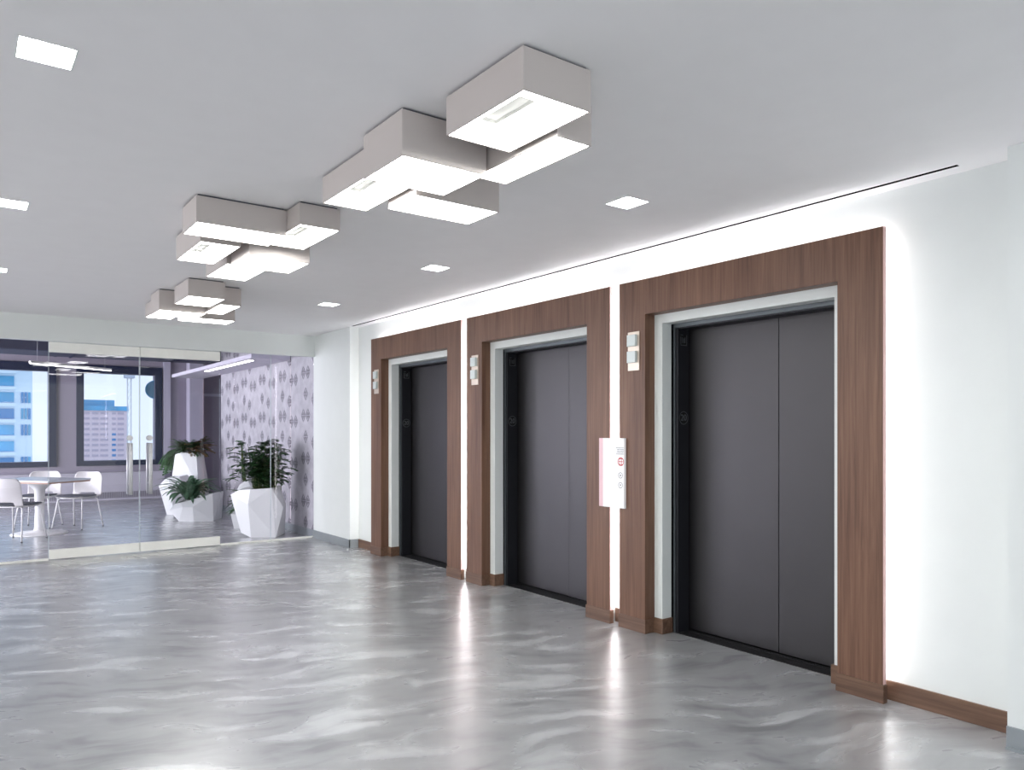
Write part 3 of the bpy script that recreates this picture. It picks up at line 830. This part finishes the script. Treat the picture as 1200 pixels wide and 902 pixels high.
# left of the group
t = thing('faceted_planter', 'white faceted planter at the left of the group, mostly hidden by the others', 'planter', wpt(206, 12.85), -TH, G)
cen = hull_pot(t, [(-.09,-.14,0),(.06,-.2,0),(.16,-.12,0),(.16,.15,0),(-.05,.2,0),(-.27,-.05,.48),(-.2,.15,.5),(.02,-.24,.4),(.2,-.15,.45),(.25,.15,.45),
              (-.14,-.08,.60),(-.05,-.16,.62),(.12,-.14,.64),(.15,.12,.66),(-.1,.15,.64)])
# tall one
t = thing('potted_fern', 'tall tapering white planter with drooping brown-green fern, back of the left group', 'potted plant', wpt(223, 13.35), -TH, G)
cen = hull_pot(t, [(-.2,-.2,0),(.2,-.2,0),(.2,.2,0),(-.2,.2,0),(-.27,-.2,.35),(.25,-.24,.4),(.26,.2,.35),(-.25,.24,.4),
              (-.20,-.15,1.0),(-.1,-.17,1.035),(.165,-.15,1.03),(.18,.12,1.04),(-.15,.15,1.05)])
b = MB(); st = MB(); b2 = MB(); rs = random.Random(21); random.seed(21)
for k in range(90):
    a = rs.uniform(0, 2*PI); side = math.cos(a)
    bb = b2 if (side > .1 and rs.random() < .5) else b
    frond(bb, (cen.x+.05*math.cos(a), cen.y+.05*math.sin(a), cen.z+.03), (math.cos(a), math.sin(a), rs.uniform(.4, 2.6)), rs.uniform(.22, .40), rs.uniform(.9, 1.7), .11, .02, n=10)
for k in range(26):   # long trailing fronds over the left side
    a = rs.uniform(PI*.75, PI*1.15); z = cen.z-.0
    frond(b, (cen.x-.14, cen.y+.0, z+.03), (math.cos(a), math.sin(a)*.6, rs.uniform(.0, .7)), rs.uniform(.3, .6), rs.uniform(1.8, 3.2), .10, .016, n=11)
for k in range(5): st.tube([(cen.x, cen.y, cen.z), (cen.x+.06*math.cos(k), cen.y+.06*math.sin(k), cen.z+.14)], [.01, .006], 8)
b.build('foliage', M['leaf'], t); o = b2.build('withered_foliage', M['leaf_brown'], t); o['label'] = 'brownish fronds'
st.build('stem', M['stem'], t)

# ------------------------------------------------------------------ city outside
b = MB(); b.box(-250, 300, 60, 420, -62, -60); struct(b.build('ground', M['ground']))
D = 110.0
def at_y(px, y):
    u = (px-600)/884; s, c = math.sin(TH), math.cos(TH); rx, ry = s+u*c, c-u*s
    return rx/ry*y, y/ry*1.0
def z_of(py, px, y): 
    d = at_y(px, y)[1]; return 1.4+(505.5-py)*d/884
# blue tower behind the left window
xr, _ = at_y(38, D); xl = xr-26; xm, _ = at_y(20.5, D)
t = thing('glass_tower', 'blue and white residential tower filling the left window', 'building', ((xl+xr)/2, D+6, -60))
ox, oy, oz = (xl+xr)/2, D+6, -60
b = MB(); b.box(xl-ox, xr-ox, -6, 10, 0, 100); b.build('wall', M['b_white'], t)
fl = 1.98
z = z_of(545, 20, D)-.6; i = 0
while z < z_of(428, 20, D):
    b = MB(); b.box(xl-ox+.3, xm-ox-.35, -6.15, -5.9, z-oz+.35, z-oz+1.55); b.build('window', M['b_blue'] if i % 3 else M['b_win'], t)
    if i % 4 != 1:
        w = (xr-xm-.7)/3.2
        for k in range(3):
                b = MB(); x0 = xm-ox+.35+k*(w+.1); b.box(x0, x0+w, -6.15, -5.9, z-oz+.3, z-oz+1.6); b.build('window', [M['b_win'], M['b_blue']][(i+k//2) % 2], t)
    b = MB(); b.box(xl-ox-.1, xm-ox-.2, -6.9, -6, z-oz-.15, z-oz+.25); b.build('balcony', M['b_white'], t)
    z += fl; i += 1
# pale pink building behind the right window
D2 = 170.0
xl, _ = at_y(92, D2); xr, _ = at_y(149, D2); zt = z_of(481, 120, D2); ox, oy, oz = (xl+xr)/2, D2+8, -60
t = thing('brick_tower', 'pale pink apartment building with rows of dark openings behind the right window', 'building', (ox, oy, oz))
b = MB(); b.box(xl-ox, xr-ox, -8, 8, 0, zt-oz); b.build('wall', M['b_pink'], t)
b = MB(); b.box(xl-ox-.2, xr-ox+.2, -8.3, 8.2, zt-oz, zt-oz+.9); b.box(xl-ox+.5, xr-ox-2, -6, 5, zt-oz+.9, zt-oz+2.2); b.build('roof', M['b_blue'], t)
fh = (z_of(482, 120, D2)-z_of(539, 120, D2))/9.2
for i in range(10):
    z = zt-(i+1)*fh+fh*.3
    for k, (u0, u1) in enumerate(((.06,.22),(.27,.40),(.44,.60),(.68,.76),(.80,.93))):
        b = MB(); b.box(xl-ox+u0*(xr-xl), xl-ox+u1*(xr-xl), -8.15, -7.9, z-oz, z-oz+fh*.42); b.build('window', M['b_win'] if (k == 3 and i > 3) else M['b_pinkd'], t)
# crane
xc, _ = at_y(151.5, 150); zc = z_of(443, 150, 150)
t = thing('tower_crane', 'faint grey tower crane mast beside the pink building', 'crane', (xc, 150, -60))
b = MB(); hgt = zc+60
for sx in (-.3, .3):
    for sy in (-.3, .3): b.tube([(sx, sy, 0), (sx, sy, hgt)], .04, 6)
z = 30
while z < hgt-1.2:
    b.tube([(-.3,-.3,z),(.3,-.3,z+1.2)], .03, 5); b.tube([(.3,-.3,z+1.2),(-.3,-.3,z+1.2)], .03, 5); z += 1.2
b.build('mast', M['crane'], t)
b = MB(); b.box(-.8, .8, -.8, .8, hgt, hgt+1.0); b.build('cab', M['crane'], t)

# ------------------------------------------------------------------ world, camera, view
w = bpy.data.worlds.new('World'); S.world = w; w.use_nodes = True
nt = w.node_tree; bg = nt.nodes['Background']
tc = nt.nodes.new('ShaderNodeTexCoord'); sp = nt.nodes.new('ShaderNodeSeparateXYZ'); nt.links.new(tc.outputs['Generated'], sp.inputs[0])
rp = nt.nodes.new('ShaderNodeValToRGB'); rp.color_ramp.elements[0].position = .0; rp.color_ramp.elements[1].position = .6
rp.color_ramp.elements[0].color = (.86, .94, 1.0, 1); rp.color_ramp.elements[1].color = (.62, .78, 1.0, 1)
nt.links.new(sp.outputs[2], rp.inputs['Fac']); nt.links.new(rp.outputs['Color'], bg.inputs['Color'])
bg.inputs['Strength'].default_value = 1.25

# unseen fill lights added out of frame: behind the camera, left of the lobby, left of the far room
def area(name, loc, rot, sx, sy, power, col):
    l = bpy.data.lights.new(name, 'AREA'); l.shape = 'RECTANGLE'; l.size = sx; l.size_y = sy; l.energy = power; l.color = col
    o = bpy.data.objects.new(name, l); COL.objects.link(o); o.location = loc; o.rotation_euler = rot
area('fill_rear', (-.6, -3.0, 1.5), (PI/2, 0, 0), 8, 2.2, 42, (1, .985, .965))
area('fill_left', (-4.9, 5.8, 1.5), (PI/2, 0, -PI/2), 7, 2.2, 115, (1, .985, .965))
area('fill_far_left', (-4.8, 13.5, 1.6), (PI/2, 0, -PI/2), 6.5, 2.4, 860, (.92, .93, 1))

cam = bpy.data.cameras.new('Camera'); co = bpy.data.objects.new('Camera', cam); COL.objects.link(co); S.camera = co
co.location = (0, 0, 1.4); co.rotation_euler = (PI/2, 0, -TH)
cam.sensor_width = 36; cam.lens = 884/1200*36; cam.shift_y = 54.5/1200; cam.clip_end = 1000; cam.clip_start = .05
S.view_settings.view_transform = 'Standard'; S.view_settings.look = 'None'; S.view_settings.gamma = 1
S.view_settings.use_curve_mapping = False
S.view_settings.exposure = 0.0
S.cycles.use_denoising = True
S.cycles.max_bounces = 10; S.cycles.diffuse_bounces = 6; S.cycles.transparent_max_bounces = 12
S.cycles.sample_clamp_indirect = 8
